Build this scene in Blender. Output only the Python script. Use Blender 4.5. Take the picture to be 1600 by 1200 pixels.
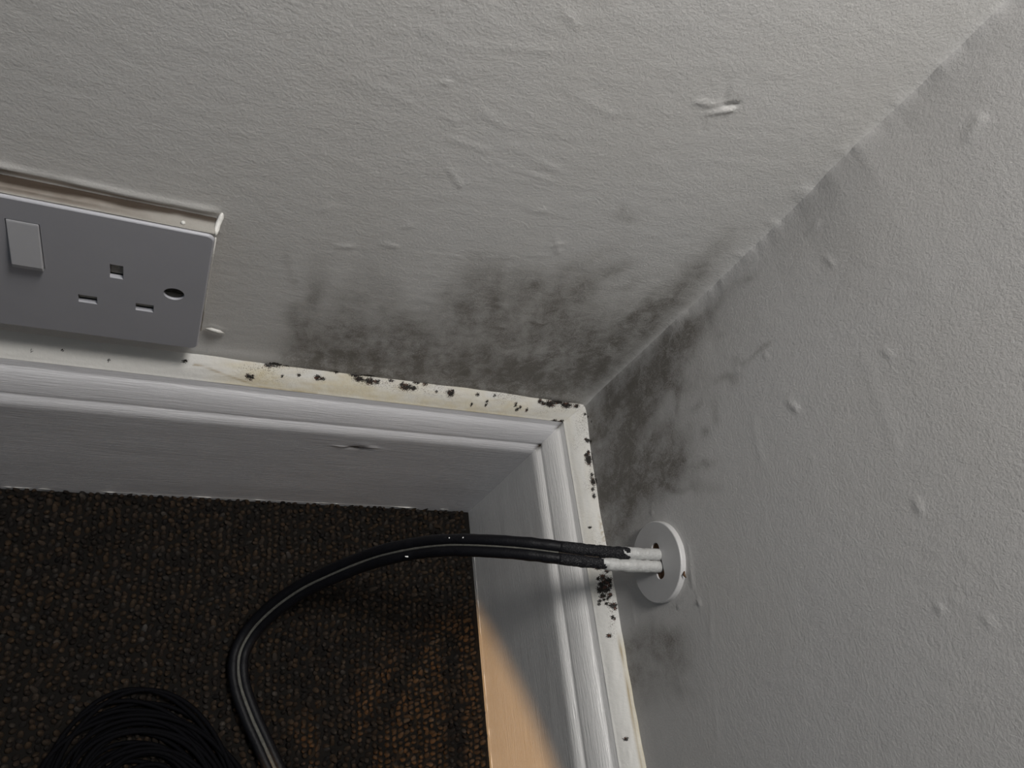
import bpy, bmesh, math, random
import numpy as np
from mathutils import Vector, Matrix

for o in list(bpy.data.objects):
    bpy.data.objects.remove(o)
SC = bpy.context.scene
COL = SC.collection
random.seed(7)
RNG = np.random.default_rng(11)

# ------------------------------------------------------------------ camera
cam_d = bpy.data.cameras.new('camera')
cam_d.sensor_width = 36.0
cam_d.lens = 1121.18 * 36.0 / 1600.0
cam_d.clip_start = 0.01
cam = bpy.data.objects.new('camera', cam_d)
COL.objects.link(cam)
ROT = ((0.90018662, -0.10985587, 0.42142109),
       (0.12131964, -0.86610135, -0.48492266),
       (0.41826497, 0.48764755, -0.76632518))      # rows: camera right, down, forward in the room
cm = Matrix(((ROT[0][0], -ROT[1][0], -ROT[2][0], -0.24135839),
             (ROT[0][1], -ROT[1][1], -ROT[2][1], -0.21529338),
             (ROT[0][2], -ROT[1][2], -ROT[2][2], 0.49762329),
             (0, 0, 0, 1)))


cam.matrix_world = cm
SC.camera = cam

# ------------------------------------------------------------------ light
world = bpy.data.worlds.new('world')
SC.world = world
world.use_nodes = True
bg = world.node_tree.nodes['Background']
bg.inputs['Color'].default_value = (0.86, 0.93, 1.0, 1)
bg.inputs['Strength'].default_value = 0.155

def area(name, loc, target, size, power, color):
    d = bpy.data.lights.new(name, 'AREA')
    d.shape = 'DISK'
    d.size = size
    d.energy = power
    d.color = color
    o = bpy.data.objects.new(name, d)
    COL.objects.link(o)
    o.location = loc
    o.rotation_euler = (Vector(target) - Vector(loc)).to_track_quat('-Z', 'Y').to_euler()
    return o

area('overhead_lamp', (-0.115, -0.140, 0.92), (-0.10, -0.10, 0.1), 0.16, 4.35, (1.0, 0.975, 0.95))
area('cool_side_fill', (-1.9, -0.45, 1.6), (-0.1, -0.1, 0.1), 0.9, 1.3, (0.75, 0.86, 1.0))  # unseen cool fill lamp added to brighten the right-hand faces
sd = bpy.data.lights.new('table_lamp', 'SPOT')
sd.energy = 88.0
sd.color = (1.0, 0.56, 0.22)
sd.spot_size = 0.232
sd.spot_blend = 0.10
sd.shadow_soft_size = 0.013
so = bpy.data.objects.new('table_lamp', sd)
COL.objects.link(so)
so.location = (-0.9, -1.1, 0.8)
so.rotation_euler = (Vector((-0.10, -0.34, 0)) - Vector(so.location)).to_track_quat('-Z', 'Y').to_euler()

vs = SC.view_settings
vs.view_transform = 'Standard'
vs.look = 'None'
vs.gamma = 1.0
vs.use_curve_mapping = False
vs.exposure = 0.0

# ------------------------------------------------------------------ helpers
def tag(o, label=None, cat=None, group=None, kind=None):
    if label: o['label'] = label
    if cat: o['category'] = cat
    if group: o['group'] = group
    if kind: o['kind'] = kind
    return o

def empty(name, loc):
    o = bpy.data.objects.new(name, None)
    COL.objects.link(o)
    o.location = loc
    o.empty_display_size = 0.01
    return o

def link_mesh(name, verts, faces, m, parent=None, smooth=True, offset=None):
    """verts in room coordinates; if parent given they are stored relative to it"""
    me = bpy.data.meshes.new(name)
    v = np.asarray(verts, dtype=np.float64).reshape(-1, 3)
    if parent is not None:
        p = parent
        off = np.zeros(3)
        while p is not None:
            off += np.array(p.location)
            p = p.parent
        v = v - off
    me.from_pydata(v.tolist() if len(v) < 200000 else v.tolist(), [], faces)
    if smooth:
        me.polygons.foreach_set('use_smooth', np.ones(len(me.polygons), dtype=bool))
    me.materials.append(m)
    me.update()
    o = bpy.data.objects.new(name, me)
    COL.objects.link(o)
    o.parent = parent
    return o

def set_attr(o, name, vals):
    a = o.data.attributes.new(name, 'FLOAT', 'POINT')
    a.data.foreach_set('value', np.asarray(vals, dtype=np.float32).ravel())

def grid_faces(nu, nv, flip=False):
    f = []
    for i in range(nu - 1):
        for j in range(nv - 1):
            a = i * nv + j
            q = (a, a + nv, a + nv + 1, a + 1)
            f.append(q[::-1] if flip else q)
    return f

def _h(ix, iy, iz):
    n = (ix * 374761393 + iy * 668265263 + iz * 2147483647 + 1013904223).astype(np.int64) & 0xffffffff
    n = ((n ^ (n >> 13)) * 1274126177) & 0xffffffff
    n = (n ^ (n >> 16)) & 0xffffffff
    return n.astype(np.float64) / 4294967295.0

def vnoise(x, y, seed=0):
    ix = np.floor(x).astype(np.int64); iy = np.floor(y).astype(np.int64)
    fx = x - ix; fy = y - iy
    fx = fx * fx * (3 - 2 * fx); fy = fy * fy * (3 - 2 * fy)
    s = np.full_like(ix, seed)
    a = _h(ix, iy, s); b = _h(ix + 1, iy, s); c = _h(ix, iy + 1, s); d = _h(ix + 1, iy + 1, s)
    return (a * (1 - fx) + b * fx) * (1 - fy) + (c * (1 - fx) + d * fx) * fy

def fbm(x, y, octv=4, seed=0):
    t = 0; amp = 0.5; n = 0
    for k in range(octv):
        t = t + amp * vnoise(x * 2 ** k, y * 2 ** k, seed + 17 * k); n += amp; amp *= 0.55
    return t / n - 0.5

# ------------------------------------------------------------------ materials
class NT:
    def __init__(self, name, rough=0.5, spec=0.5):
        self.m = bpy.data.materials.new(name); self.m.use_nodes = True
        self.t = self.m.node_tree
        self.b = self.t.nodes['Principled BSDF']
        self.b.inputs['Roughness'].default_value = rough
        self.b.inputs['Specular IOR Level'].default_value = spec
        self.tc = self.t.nodes.new('ShaderNodeTexCoord')
        self.geo = self.t.nodes.new('ShaderNodeNewGeometry')
    def L(self, a, b): self.t.links.new(a, b)
    def noise(self, scale, detail=4, rough=0.55, stretch=None, dist=0.0):
        n = self.t.nodes.new('ShaderNodeTexNoise')
        n.inputs['Scale'].default_value = scale
        n.inputs['Detail'].default_value = detail
        n.inputs['Roughness'].default_value = rough
        n.inputs['Distortion'].default_value = dist
        mp = self.t.nodes.new('ShaderNodeMapping')
        mp.inputs['Scale'].default_value = stretch or (1, 1, 1)
        self.L(self.geo.outputs['Position'], mp.inputs['Vector'])
        self.L(mp.outputs[0], n.inputs['Vector'])
        return n.outputs['Fac']
    def attr(self, name):
        a = self.t.nodes.new('ShaderNodeAttribute'); a.attribute_name = name
        return a.outputs['Fac']
    def math(self, op, a, b=None, c=None, clamp=False):
        n = self.t.nodes.new('ShaderNodeMath'); n.operation = op; n.use_clamp = clamp
        for i, v in enumerate((a, b, c)):
            if v is None: continue
            if isinstance(v, (int, float)): n.inputs[i].default_value = v
            else: self.L(v, n.inputs[i])
        return n.outputs[0]
    def ramp(self, fac, stops):
        r = self.t.nodes.new('ShaderNodeValToRGB')
        e = r.color_ramp.elements
        while len(e) < len(stops): e.new(0.5)
        for k, (p, c) in enumerate(stops):
            e[k].position = p; e[k].color = (c[0], c[1], c[2], 1) if not isinstance(c, float) else (c, c, c, 1)
        self.L(fac, r.inputs[0])
        return r.outputs[0]
    def mix(self, fac, a, b, mode='MIX'):
        n = self.t.nodes.new('ShaderNodeMix'); n.data_type = 'RGBA'; n.blend_type = mode
        for s, v in ((n.inputs['Factor'], fac), (n.inputs[6], a), (n.inputs[7], b)):
            if isinstance(v, (int, float)): s.default_value = v
            elif isinstance(v, tuple): s.default_value = (v[0], v[1], v[2], 1)
            else: self.L(v, s)
        return n.outputs[2]
    def color(self, c):
        if isinstance(c, tuple): self.b.inputs['Base Color'].default_value = (c[0], c[1], c[2], 1)
        else: self.L(c, self.b.inputs['Base Color'])
    def bump(self, h, strength, dist):
        n = self.t.nodes.new('ShaderNodeBump')
        n.inputs['Strength'].default_value = strength; n.inputs['Distance'].default_value = dist
        self.L(h, n.inputs['Height'])
        if self.b.inputs['Normal'].is_linked:
            self.L(self.b.inputs['Normal'].links[0].from_socket, n.inputs['Normal'])
        self.L(n.outputs[0], self.b.inputs['Normal'])

MOULD = (0.085, 0.072, 0.053)

def wall_material(name, base, axis):
    n = NT(name, 0.55, 0.3)
    tint = n.ramp(n.noise(9, 3), [(0.3, base), (0.7, tuple(c * k for c, k in zip(base, (0.97, 0.96, 0.94))))])
    tint = n.mix(1.0, tint, n.ramp(n.noise(1600, 3, 0.8), [(0.25, 0.90), (0.75, 1.06)]), 'MULTIPLY')
    m = n.attr('mould')
    # fibrous speckle, streaky
    sp = n.noise(1300, 4, 0.8)
    st = n.noise(110, 7, 0.72, (1, 1, 1), 0.9)
    amp = n.math('ADD', n.math('MULTIPLY', n.math('SUBTRACT', sp, 0.5), 2.2), n.math('MULTIPLY', n.math('SUBTRACT', st, 0.5), 1.9))
    f = n.math('MULTIPLY', n.math('MULTIPLY', m, n.math('ADD', amp, 1.0), clamp=True), 0.81)
    c = n.mix(f, tint, MOULD)
    c = n.mix(n.math('MULTIPLY', n.attr('stain'), 1.0, clamp=True), c, (0.20, 0.135, 0.075))
    spk = n.math('GREATER_THAN', n.math('ADD', n.attr('spot'), n.math('MULTIPLY', n.math('SUBTRACT', n.noise(1100, 3), 0.5), 1.1)), 0.55)
    c = n.mix(n.math('MULTIPLY', spk, 0.93), c, (0.018, 0.013, 0.008))
    n.color(c)
    s = (1, 1, 1)
    n.bump(n.noise(800, 4, 0.7, s), 0.42, 0.0005)
    n.bump(n.noise(120, 4, 0.55, (1.0, 1.0, 1.5) if axis == 'x' else (1, 1.4, 1)), 0.14, 0.0012)
    return n.m

M = {}
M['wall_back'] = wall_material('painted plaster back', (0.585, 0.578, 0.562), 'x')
M['wall_right'] = wall_material('painted plaster right', (0.515, 0.506, 0.496), 'y')  # base darkened to stand in for weaker light on this wall

def gloss(name, base, stretch, spots=False, rough=0.26):
    n = NT(name, rough, 0.5)
    c = n.ramp(n.noise(30, 3), [(0.3, base), (0.75, tuple(k * 0.95 for k in base))])
    if spots:
        g = n.attr('grime')
        c = n.mix(n.math('MULTIPLY', g, n.math('ADD', n.math('MULTIPLY', n.noise(700, 4, 0.8), 1.6), 0.1), clamp=True), c, (0.035, 0.026, 0.018))
    n.color(c)
    n.bump(n.noise(800, 4, 0.65, stretch), 0.75, 0.0006)
    n.bump(n.noise(90, 3, 0.5), 0.15, 0.0010)
    return n.m

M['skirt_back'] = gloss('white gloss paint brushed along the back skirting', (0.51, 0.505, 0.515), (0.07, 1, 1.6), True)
M['skirt_right'] = gloss('white gloss paint brushed along the right skirting', (0.60, 0.59, 0.575), (1, 0.07, 1.6), True)  # base lighter than the back board's, adding light to this side by colour

def caulk():
    n = NT('yellowed cream filler', 0.6, 0.3)
    y = n.attr('yellow')
    clean = (0.55, 0.54, 0.51)
    c = n.ramp(n.noise(160, 4, 0.7), [(0.30, (0.54, 0.51, 0.42)), (0.62, (0.49, 0.435, 0.315)), (0.8, (0.55, 0.50, 0.40))])
    c = n.mix(y, clean, c)
    sp = n.math('GREATER_THAN', n.math('ADD', n.attr('spot'), n.math('MULTIPLY', n.math('SUBTRACT', n.noise(1500, 4, 0.8), 0.5), 2.4)), 0.53)
    c = n.mix(n.math('MULTIPLY', n.math('GREATER_THAN', n.noise(1700, 2), 0.575), n.math('MULTIPLY', n.attr('fleck'), 0.85)), c, (0.06, 0.04, 0.025))
    c = n.mix(sp, c, n.ramp(n.noise(500, 2), [(0.54, (0.007, 0.005, 0.003)), (0.66, (0.060, 0.022, 0.012))]))
    c = n.mix(n.attr('crack'), c, (0.26, 0.19, 0.09))
    n.color(c)
    n.bump(n.noise(350, 4, 0.6), 0.35, 0.0008)
    return n.m
M['caulk'] = caulk()

def plain(name, base, rough=0.5, spec=0.5, ns=None, bump=0.0, var=0.08, bscale=700, bdist=0.0004):
    n = NT(name, rough, spec)
    n.color(n.ramp(n.noise(ns or 200, 3), [(0.3, base), (0.7, tuple(c * (1 - var) for c in base))]))
    if bump: n.bump(n.noise(bscale, 3), bump, bdist)
    return n.m

M['socket'] = plain('shaded white moulded plastic', (0.37, 0.37, 0.395), 0.4, 0.4, 60, 0.05, 0.04)  # base darkened in place of shade on the plate from steep light
M['rocker'] = plain('rocker plastic', (0.43, 0.43, 0.445), 0.38, 0.4, 60, 0.04, 0.03)
M['shutter'] = plain('dark socket shutter', (0.028, 0.028, 0.028), 0.7, 0.2)
M['dark'] = plain('dark hollow', (0.012, 0.011, 0.010), 0.9, 0.1)
M['screw'] = plain('tarnished screw metal', (0.075, 0.072, 0.06), 0.45, 0.5, 900, 0.2, 0.4)
M['screw'].node_tree.nodes['Principled BSDF'].inputs['Metallic'].default_value = 0.6
M['disc'] = plain('painted blanking disc', (0.46, 0.455, 0.45), 0.42, 0.4, 120, 0.12, 0.05)
M['paint'] = plain('thick white paint', (0.56, 0.55, 0.52), 0.45, 0.4, 300, 0.4, 0.05, 500, 0.001)
M['cable'] = plain('dusty black cable jacket', (0.0045, 0.0045, 0.006), 0.5, 0.16, 700, 0.35, 0.3, 900, 0.0006)
M['coil'] = plain('matt black cable jacket', (0.003, 0.003, 0.004), 0.8, 0.06, 700, 0.2, 0.3)
M['grit'] = plain('pale grit', (0.7, 0.7, 0.68), 0.6)
M['wood'] = plain('dark stained wood', (0.10, 0.06, 0.035), 0.5, 0.4, 40, 0.2, 0.4)

def web_mat():
    n = NT('grey cable web', 0.65, 0.3)
    n.color(n.ramp(n.noise(500, 4, 0.7), [(0.35, (0.055, 0.054, 0.047)), (0.65, (0.092, 0.090, 0.078))]))
    n.bump(n.noise(900, 3), 0.3, 0.0005)
    return n.m
M['web'] = web_mat()

def jacket_end():
    n = NT('rough black jacket with plaster dust', 0.55, 0.15)
    n.color(n.mix(n.math('GREATER_THAN', n.noise(1700, 3, 0.8), 0.59), (0.006, 0.006, 0.0075), (0.06, 0.06, 0.06)))
    n.bump(n.noise(1200, 3), 0.8, 0.0008)
    return n.m
M['rough_cable'] = jacket_end()

def paint_end():
    n = NT('white paint on cable end', 0.45, 0.4)
    n.color(n.ramp(n.noise(500, 3), [(0.3, (0.38, 0.38, 0.37)), (0.7, (0.31, 0.31, 0.30))]))
    n.bump(n.noise(500, 3), 0.5, 0.0010)
    return n.m
M['paint_end'] = paint_end()

def box_mat():
    n = NT('stained cream back box', 0.6, 0.3)
    c = n.ramp(n.noise(120, 4, 0.7, (0.5, 1, 1)), [(0.30, (0.24, 0.225, 0.20)), (0.5, (0.20, 0.175, 0.15)), (0.7, (0.14, 0.12, 0.10))])
    c = n.mix(n.attr('clean'), c, (0.30, 0.29, 0.265))
    c = n.mix(n.attr('stain'), c, (0.032, 0.021, 0.013))
    n.color(c)
    n.bump(n.noise(700, 3), 0.3, 0.0006)
    return n.m
M['box'] = box_mat()

def carpet_mat():
    n = NT('carpet loops', 0.95, 0.05)
    a = n.attr('tone'); w = n.attr('warm')
    c = n.ramp(a, [(0.0, (0.009, 0.0085, 0.0085)), (0.55, (0.021, 0.0195, 0.0185)), (0.9, (0.040, 0.037, 0.034)), (1.0, (0.07, 0.064, 0.058))])
    c = n.mix(n.math('MULTIPLY', w, 0.75), c, (0.062, 0.040, 0.024))
    c = n.mix(0.6, c, n.ramp(n.noise(1300, 3, 0.7), [(0.3, 0.35), (0.75, 1.0)]), 'MULTIPLY')
    n.color(c)
    n.bump(n.noise(2200, 3, 0.7), 0.35, 0.0005)
    return n.m
M['carpet'] = carpet_mat()
M['backing'] = plain('carpet backing', (0.010, 0.009, 0.008), 0.95, 0.05)
MOULD_BACK = [(-0.184596, 0.164058, 5890, -422, 5650, 0.5), (-0.16737, 0.163339, 3494, -198, 3685, 0.62), (-0.14302, 0.16569, 2208, -58, 2568, 0.62), (-0.116008, 0.16347, 1922, 192, 1854, 0.55), (-0.084307, 0.164147, 1610, 446, 1702, 0.6), (-0.055516, 0.166019, 2155, 680, 1702, 0.66), (-0.032916, 0.165245, 2423, 952, 1797, 0.7), (-0.02079, 0.176434, 4492, 825, 1705, 0.7), (-0.01499, 0.204827, 4848, 668, 1390, 0.72), (-0.011621, 0.236929, 8989, 1024, 2590, 0.62), (-0.012004, 0.26174, 16665, 113, 8026, 0.4), (-0.189408, 0.2172, 42820, 603, 2634, 0.34), (-0.189462, 0.189479, 30127, 1052, 3366, 0.38), (-0.175602, 0.199288, 38063, 3554, 3775, 0.3), (-0.16756, 0.21842, 24672, 1613, 1867, 0.32), (-0.153552, 0.219847, 29690, 5543, 3861, 0.26), (-0.147978, 0.19521, 4828, -385, 4332, 0.36), (-0.166143, 0.187015, 2911, -1138, 6324, 0.34), (-0.118322, 0.250693, 13726, -5280, 9535, 0.3), (-0.119096, 0.227221, 5929, 590, 4050, 0.36), (-0.102891, 0.234841, 5221, 353, 3149, 0.36), (-0.089774, 0.252565, 6081, -1694, 7423, 0.42), (-0.068113, 0.239298, 6263, 307, 3008, 0.42), (-0.065118, 0.254531, 12153, -1340, 5046, 0.4), (-0.076718, 0.218476, 2016, 161, 2977, 0.42), (-0.100041, 0.202306, 2125, 10, 3116, 0.4), (-0.12574, 0.191927, 3278, -46, 4201, 0.4), (-0.048226, 0.209977, 3229, -42, 2033, 0.45), (-0.04193, 0.231539, 13288, -1120, 3064, 0.4), (-0.055581, 0.276229, 27332, -12016, 20715, 0.28), (-0.041903, 0.269818, 38158, -16623, 28093, 0.25), (-0.016353, 0.289442, 21287, 918, 9239, 0.32), (-0.015581, 0.275059, 31631, -5387, 11009, 0.34), (-0.017155, 0.254226, 21225, -6389, 15243, 0.4), (-0.067416, 0.311134, 34031, -8284, 50487, 0.26), (-0.071814, 0.315196, 145535, 60378, 146636, 0.2), (-0.202462, 0.230694, 349187, 59423, 19648, 0.22), (-0.199851, 0.225681, 773113, 88236, 188644, 0.3), (-0.017421, 0.308233, 42624, -4110, 12105, 0.18), (-0.122746, 0.26517, 61295, -8013, 28073, 0.12), (-0.073574, 0.275715, 33034, -15853, 15847, 0.2)]
MOULD_RIGHT = [(-0.018816, 0.174386, 4158, 1206, 3459, 0.7), (-0.017642, 0.193107, 4723, 1878, 3031, 0.78), (-0.018114, 0.213463, 5192, 1974, 3407, 0.78), (-0.014906, 0.236758, 5707, 983, 4337, 0.8), (-0.015247, 0.257047, 13318, 4491, 7844, 0.62), (-0.014149, 0.273734, 54847, 1367, 10193, 0.34), (-0.010947, 0.285256, 94193, 10465, 18551, 0.22), (-0.010796, 0.30231, 176072, 13030, 17936, 0.3), (-0.040739, 0.174443, 3706, 945, 2772, 0.76), (-0.03534, 0.193971, 6777, 1798, 5533, 0.8), (-0.059011, 0.168265, 4789, 1306, 2633, 0.7), (-0.060971, 0.191752, 9630, 3436, 3756, 0.6), (-0.078686, 0.172124, 5976, 1272, 3365, 0.62), (-0.093835, 0.160012, 8066, 1002, 5333, 0.5), (-0.077528, 0.189193, 21352, 7315, 6184, 0.45), (-0.056993, 0.209194, 13084, 387, 16130, 0.4), (-0.059771, 0.223288, 15281, 3017, 27547, 0.45), (-0.074381, 0.226493, 26560, -7030, 16553, 0.42), (-0.077529, 0.216761, 29213, 10894, 8732, 0.42), (-0.08555, 0.216688, 212365, 85007, 36566, 0.45), (-0.083957, 0.241744, 241505, 45029, 33676, 0.35), (-0.070492, 0.213451, 18587, 5031, 10781, 0.35), (-0.040796, 0.237844, 26538, -40327, 125569, 0.4), (-0.050805, 0.232405, 93138, -36304, 208221, 0.5), (-0.057159, 0.251988, 256792, -1177, 60841, 0.35), (-0.07049, 0.249481, 299078, 22373, 89460, 0.4), (-0.037389, 0.240259, 66088, 29763, 36118, 0.35), (-0.02802, 0.23792, 16228, 6039, 12719, 0.3), (-0.051696, 0.274227, 225600, 91224, 61145, 0.45), (-0.06377, 0.261183, 47599, -28550, 122156, 0.25), (-0.054811, 0.277771, 132139, 40755, 110876, 0.3), (-0.0318, 0.279594, 409203, 26148, 70582, 0.3), (-0.053173, 0.297857, 333972, 19720, 27015, 0.35), (-0.05082, 0.286333, 128872, 53001, 91991, 0.25), (-0.042073, 0.2114, 36081, 1588, 47562, 0.3), (-0.063518, 0.238871, 10648, -2695, 19629, 0.14), (-0.04506, 0.253959, 8310, 2713, 6611, 0.12), (-0.1511, 0.163245, 35664, 5913, 5640, 0.42), (-0.158005, 0.187186, 32019, 4543, 6417, 0.42), (-0.163404, 0.170942, 17392, 2452, 2584, 0.34), (-0.171547, 0.190337, 17278, 444, 6972, 0.28), (-0.174704, 0.172648, 18667, 1876, 3358, 0.25), (-0.183848, 0.1831, 24418, 1622, 5241, 0.22), (-0.167447, 0.157479, 15279, -585, 8950, 0.28), (-0.184858, 0.157356, 18648, 1202, 3703, 0.12), (-0.11616, 0.159244, 12181, 78, 9890, 0.18)]
RIDGE_BACK = [(-0.0783, 0.37198, -0.06905, 0.37348, 0.0022, 0.0009), (-0.07174, 0.36875, -0.06322, 0.37403, 0.0016, 0.0012), (-0.07097, 0.37279, -0.06368, 0.37605, 0.002, -0.0016), (-0.07427, 0.38414, -0.06978, 0.3766, 0.0012, -0.0008), (-0.07106, 0.36515, -0.06827, 0.36122, 0.0015, -0.0005), (-0.15782, 0.31271, -0.14748, 0.30361, 0.0015, 0.0007), (-0.13747, 0.31977, -0.11094, 0.31794, 0.0015, 0.00035), (-0.16692, 0.33383, -0.16105, 0.33289, 0.0015, 0.0005), (-0.09452, 0.28723, -0.08842, 0.27841, 0.0016, 0.0007), (-0.09466, 0.28117, -0.08937, 0.2852, 0.0016, 0.0005), (-0.19438, 0.27558, -0.19633, 0.27258, 0.002, 0.0006), (-0.167, 0.26034, -0.16091, 0.25959, 0.002, 0.0006), (-0.18495, 0.25238, -0.18022, 0.25389, 0.0025, 0.0006), (-0.16212, 0.2728, -0.15989, 0.2748, 0.002, 0.0006), (-0.15469, 0.25882, -0.12472, 0.26215, 0.0009, 0.0003), (-0.12472, 0.26215, -0.09129, 0.27605, 0.0009, 0.0003), (-0.13697, 0.22476, -0.12376, 0.22585, 0.001, 0.0002), (-0.17179, 0.34707, -0.16952, 0.34735, 0.002, 0.0008), (-0.16878, 0.36343, -0.1414, 0.37118, 0.003, 0.0002), (-0.14449, 0.38596, -0.13779, 0.38257, 0.003, 0.0004), (-0.23423, 0.25689, -0.23488, 0.2462, 0.0016, 0.0012), (-0.02131, 0.26017, -0.01482, 0.2656, 0.0015, 0.0003), (-0.1548, 0.34122, -0.14231, 0.33646, 0.003, 0.00025), (-0.13608, 0.32886, -0.11379, 0.32438, 0.003, 0.00025), (-0.12403, 0.35832, -0.10585, 0.35583, 0.003, 0.0002), (-0.19897, 0.33921, -0.17952, 0.3352, 0.004, 0.0002), (-0.1611, 0.32498, -0.14488, 0.32409, 0.003, 0.0003), (-0.11306, 0.29941, -0.1077, 0.30119, 0.002, 0.0005), (-0.07995, 0.37137, -0.07796, 0.37271, 0.002, 0.0004)]
RIDGE_RIGHT = [(-0.01717, 0.34132, -0.01716, 0.34778, 0.002, 0.0008), (-0.03335, 0.34566, -0.039, 0.34754, 0.002, 0.0006), (-0.01613, 0.30933, -0.01526, 0.31324, 0.0012, 0.0004), (-0.08966, 0.19622, -0.09551, 0.19412, 0.001, 0.0009), (-0.11834, 0.21823, -0.13824, 0.21438, 0.002, 0.0006), (-0.14062, 0.2114, -0.14508, 0.20018, 0.002, 0.0007), (-0.12933, 0.16132, -0.14476, 0.16045, 0.0015, 0.0005), (-0.08217, 0.30405, -0.08743, 0.30687, 0.0025, 0.0008), (-0.1425, 0.34253, -0.1455, 0.34224, 0.003, 0.0007), (-0.17788, 0.33524, -0.17924, 0.3356, 0.002, 0.0009), (-0.08518, 0.35343, -0.08911, 0.35466, 0.002, 0.0006), (-0.14598, 0.21653, -0.14778, 0.21635, 0.0015, 0.0012), (-0.18473, 0.34939, -0.18622, 0.3498, 0.003, 0.0005), (-0.05409, 0.30049, -0.05597, 0.30015, 0.001, 0.0009), (-0.05298, 0.28084, -0.05005, 0.28201, 0.001, 0.0005), (-0.078, 0.28216, -0.09962, 0.27985, 0.004, 0.0002), (-0.14581, 0.22548, -0.16762, 0.21705, 0.002, 0.00025), (-0.18397, 0.21309, -0.20497, 0.20724, 0.002, 0.0002), (-0.03268, 0.41407, -0.03105, 0.41853, 0.005, 0.0009), (-0.08421, 0.34463, -0.12212, 0.34285, 0.006, 0.0002)]
SPOT_BACK = [(-0.19518, 9e-05, 0.00405, 0.00145), (-0.19831, 0.00115, 0.00234, 0.00109), (-0.18903, 0.00026, 0.00205, 0.00073), (-0.17178, 0.00408, 0.00177, 0.00113), (-0.16922, 0.00437, 0.00178, 0.00075), (-0.20634, 0.0072, 0.00132, 0.00109), (-0.20839, 0.00688, 0.00099, 0.00109), (-0.1624, 8e-05, 0.00216, 0.00113), (-0.15087, 0.00086, 0.00444, 0.00077), (-0.14374, -0.00033, 0.00526, 0.00077), (-0.14857, 0.00252, 0.00335, 0.00116), (-0.14215, 0.00275, 0.00301, 0.00155), (-0.13802, 0.00265, 0.00152, 0.00117), (-0.13003, 0.00112, 0.00154, 0.00078), (-0.12044, 0.00329, 0.00394, 0.00159), (-0.12267, 0.00239, 0.00117, 0.00159), (-0.11565, 0.00343, 0.00198, 0.0012), (-0.11453, 0.00057, 0.00198, 0.0008), (-0.10892, 0.00062, 0.0016, 0.0012), (-0.09242, 0.0037, 0.00249, 0.00164), (-0.09116, 0.00245, 0.00083, 0.00082), (-0.10142, 0.00389, 0.00082, 0.00081), (-0.07497, 0.00281, 0.00129, 0.00084), (-0.06382, 0.00246, 0.00087, 0.00085), (-0.0296, 0.00322, 0.00186, 0.00088), (-0.02505, 0.00286, 0.00424, 0.00177), (-0.01956, 0.0012, 0.00571, 0.00133), (-0.01341, 0.00224, 0.00384, 0.00179), (-0.00626, 0.00197, 0.00194, 0.00135), (-0.0481, 0.0053, 0.0009, 0.0013), (-0.04458, 0.00622, 0.00091, 0.00087), (-0.04636, 0.00755, 0.00091, 0.00087), (-0.07719, 0.00762, 0.00086, 0.00084), (-0.06791, 0.00571, 0.00087, 0.00085), (-0.06784, 0.00716, 0.00087, 0.00085), (-0.03959, 0.00733, 0.00092, 0.00088), (-0.01725, 0.01052, 0.00192, 0.0009), (-0.01234, 0.01078, 0.00193, 0.00136), (-0.03231, 0.00224, 0.00139, 0.00131), (-0.23944, 0.00387, 0.00092, 0.00069), (-0.24061, 0.00422, 0.00061, 0.00069), (-0.29452, 0.00534, 0.00054, 0.00065), (-0.30716, 0.00684, 0.00053, 0.00064), (-0.27436, 0.00702, 0.00057, 0.00067), (-0.19064, 0.00527, 0.00068, 0.00074), (-0.18199, 0.00396, 0.00104, 0.00074)]
SPOT_RIGHT = [(-0.0281, 0.00068, 0.00135, 0.00128), (-0.03596, 0.0013, 0.00177, 0.00084), (-0.04021, 0.00179, 0.00349, 0.00168), (-0.04201, 0.00171, 0.00261, 0.00126), (-0.03734, 0.00234, 0.00132, 0.00127), (-0.05089, 0.0013, 0.00128, 0.00083), (-0.05521, 0.00124, 0.00296, 0.00124), (-0.06043, 0.00215, 0.00126, 0.00082), (-0.02679, 0.00171, 0.0009, 0.00086), (-0.06466, 0.00208, 0.00166, 0.00082), (-0.0838, 0.00632, 0.0008, 0.0008), (-0.10851, 0.00622, 0.00113, 0.00116), (-0.10897, 0.00465, 0.00113, 0.00116), (-0.11155, 0.00227, 0.00112, 0.00115), (-0.11459, 0.0048, 0.00186, 0.00154), (-0.11748, 0.00381, 0.00222, 0.00229), (-0.11713, 0.00243, 0.00221, 0.0019), (-0.11842, 0.0058, 0.00185, 0.00153), (-0.12086, 0.00503, 0.00293, 0.00228), (-0.12114, 0.00667, 0.0022, 0.00153), (-0.12193, 0.00383, 0.00146, 0.00152), (-0.11978, 0.00223, 0.00183, 0.00114), (-0.12499, 0.00607, 0.00146, 0.00152), (-0.12512, 0.0029, 0.00109, 0.00113), (-0.13108, 0.00234, 0.00143, 0.00224), (-0.13267, 0.00176, 0.00142, 0.00112), (-0.12963, 0.00506, 0.00072, 0.00113), (-0.12917, 0.00818, 0.00072, 0.00076), (-0.13759, 0.00343, 0.00106, 0.00074), (-0.13853, 0.00251, 0.0007, 0.00074), (-0.14709, 0.00619, 0.00104, 0.00111), (-0.1995, 0.00647, 0.00091, 0.00103), (-0.12748, 0.00771, 0.00073, 0.00076), (-0.1148, 0.00671, 0.00112, 0.00077), (-0.12667, 0.00389, 0.00109, 0.00075), (-0.12725, 0.00582, 0.00072, 0.00076), (-0.0154, -0.002, 0.00092, 0.00086), (-0.00974, 0.00035, 0.00093, 0.00087)]
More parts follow.
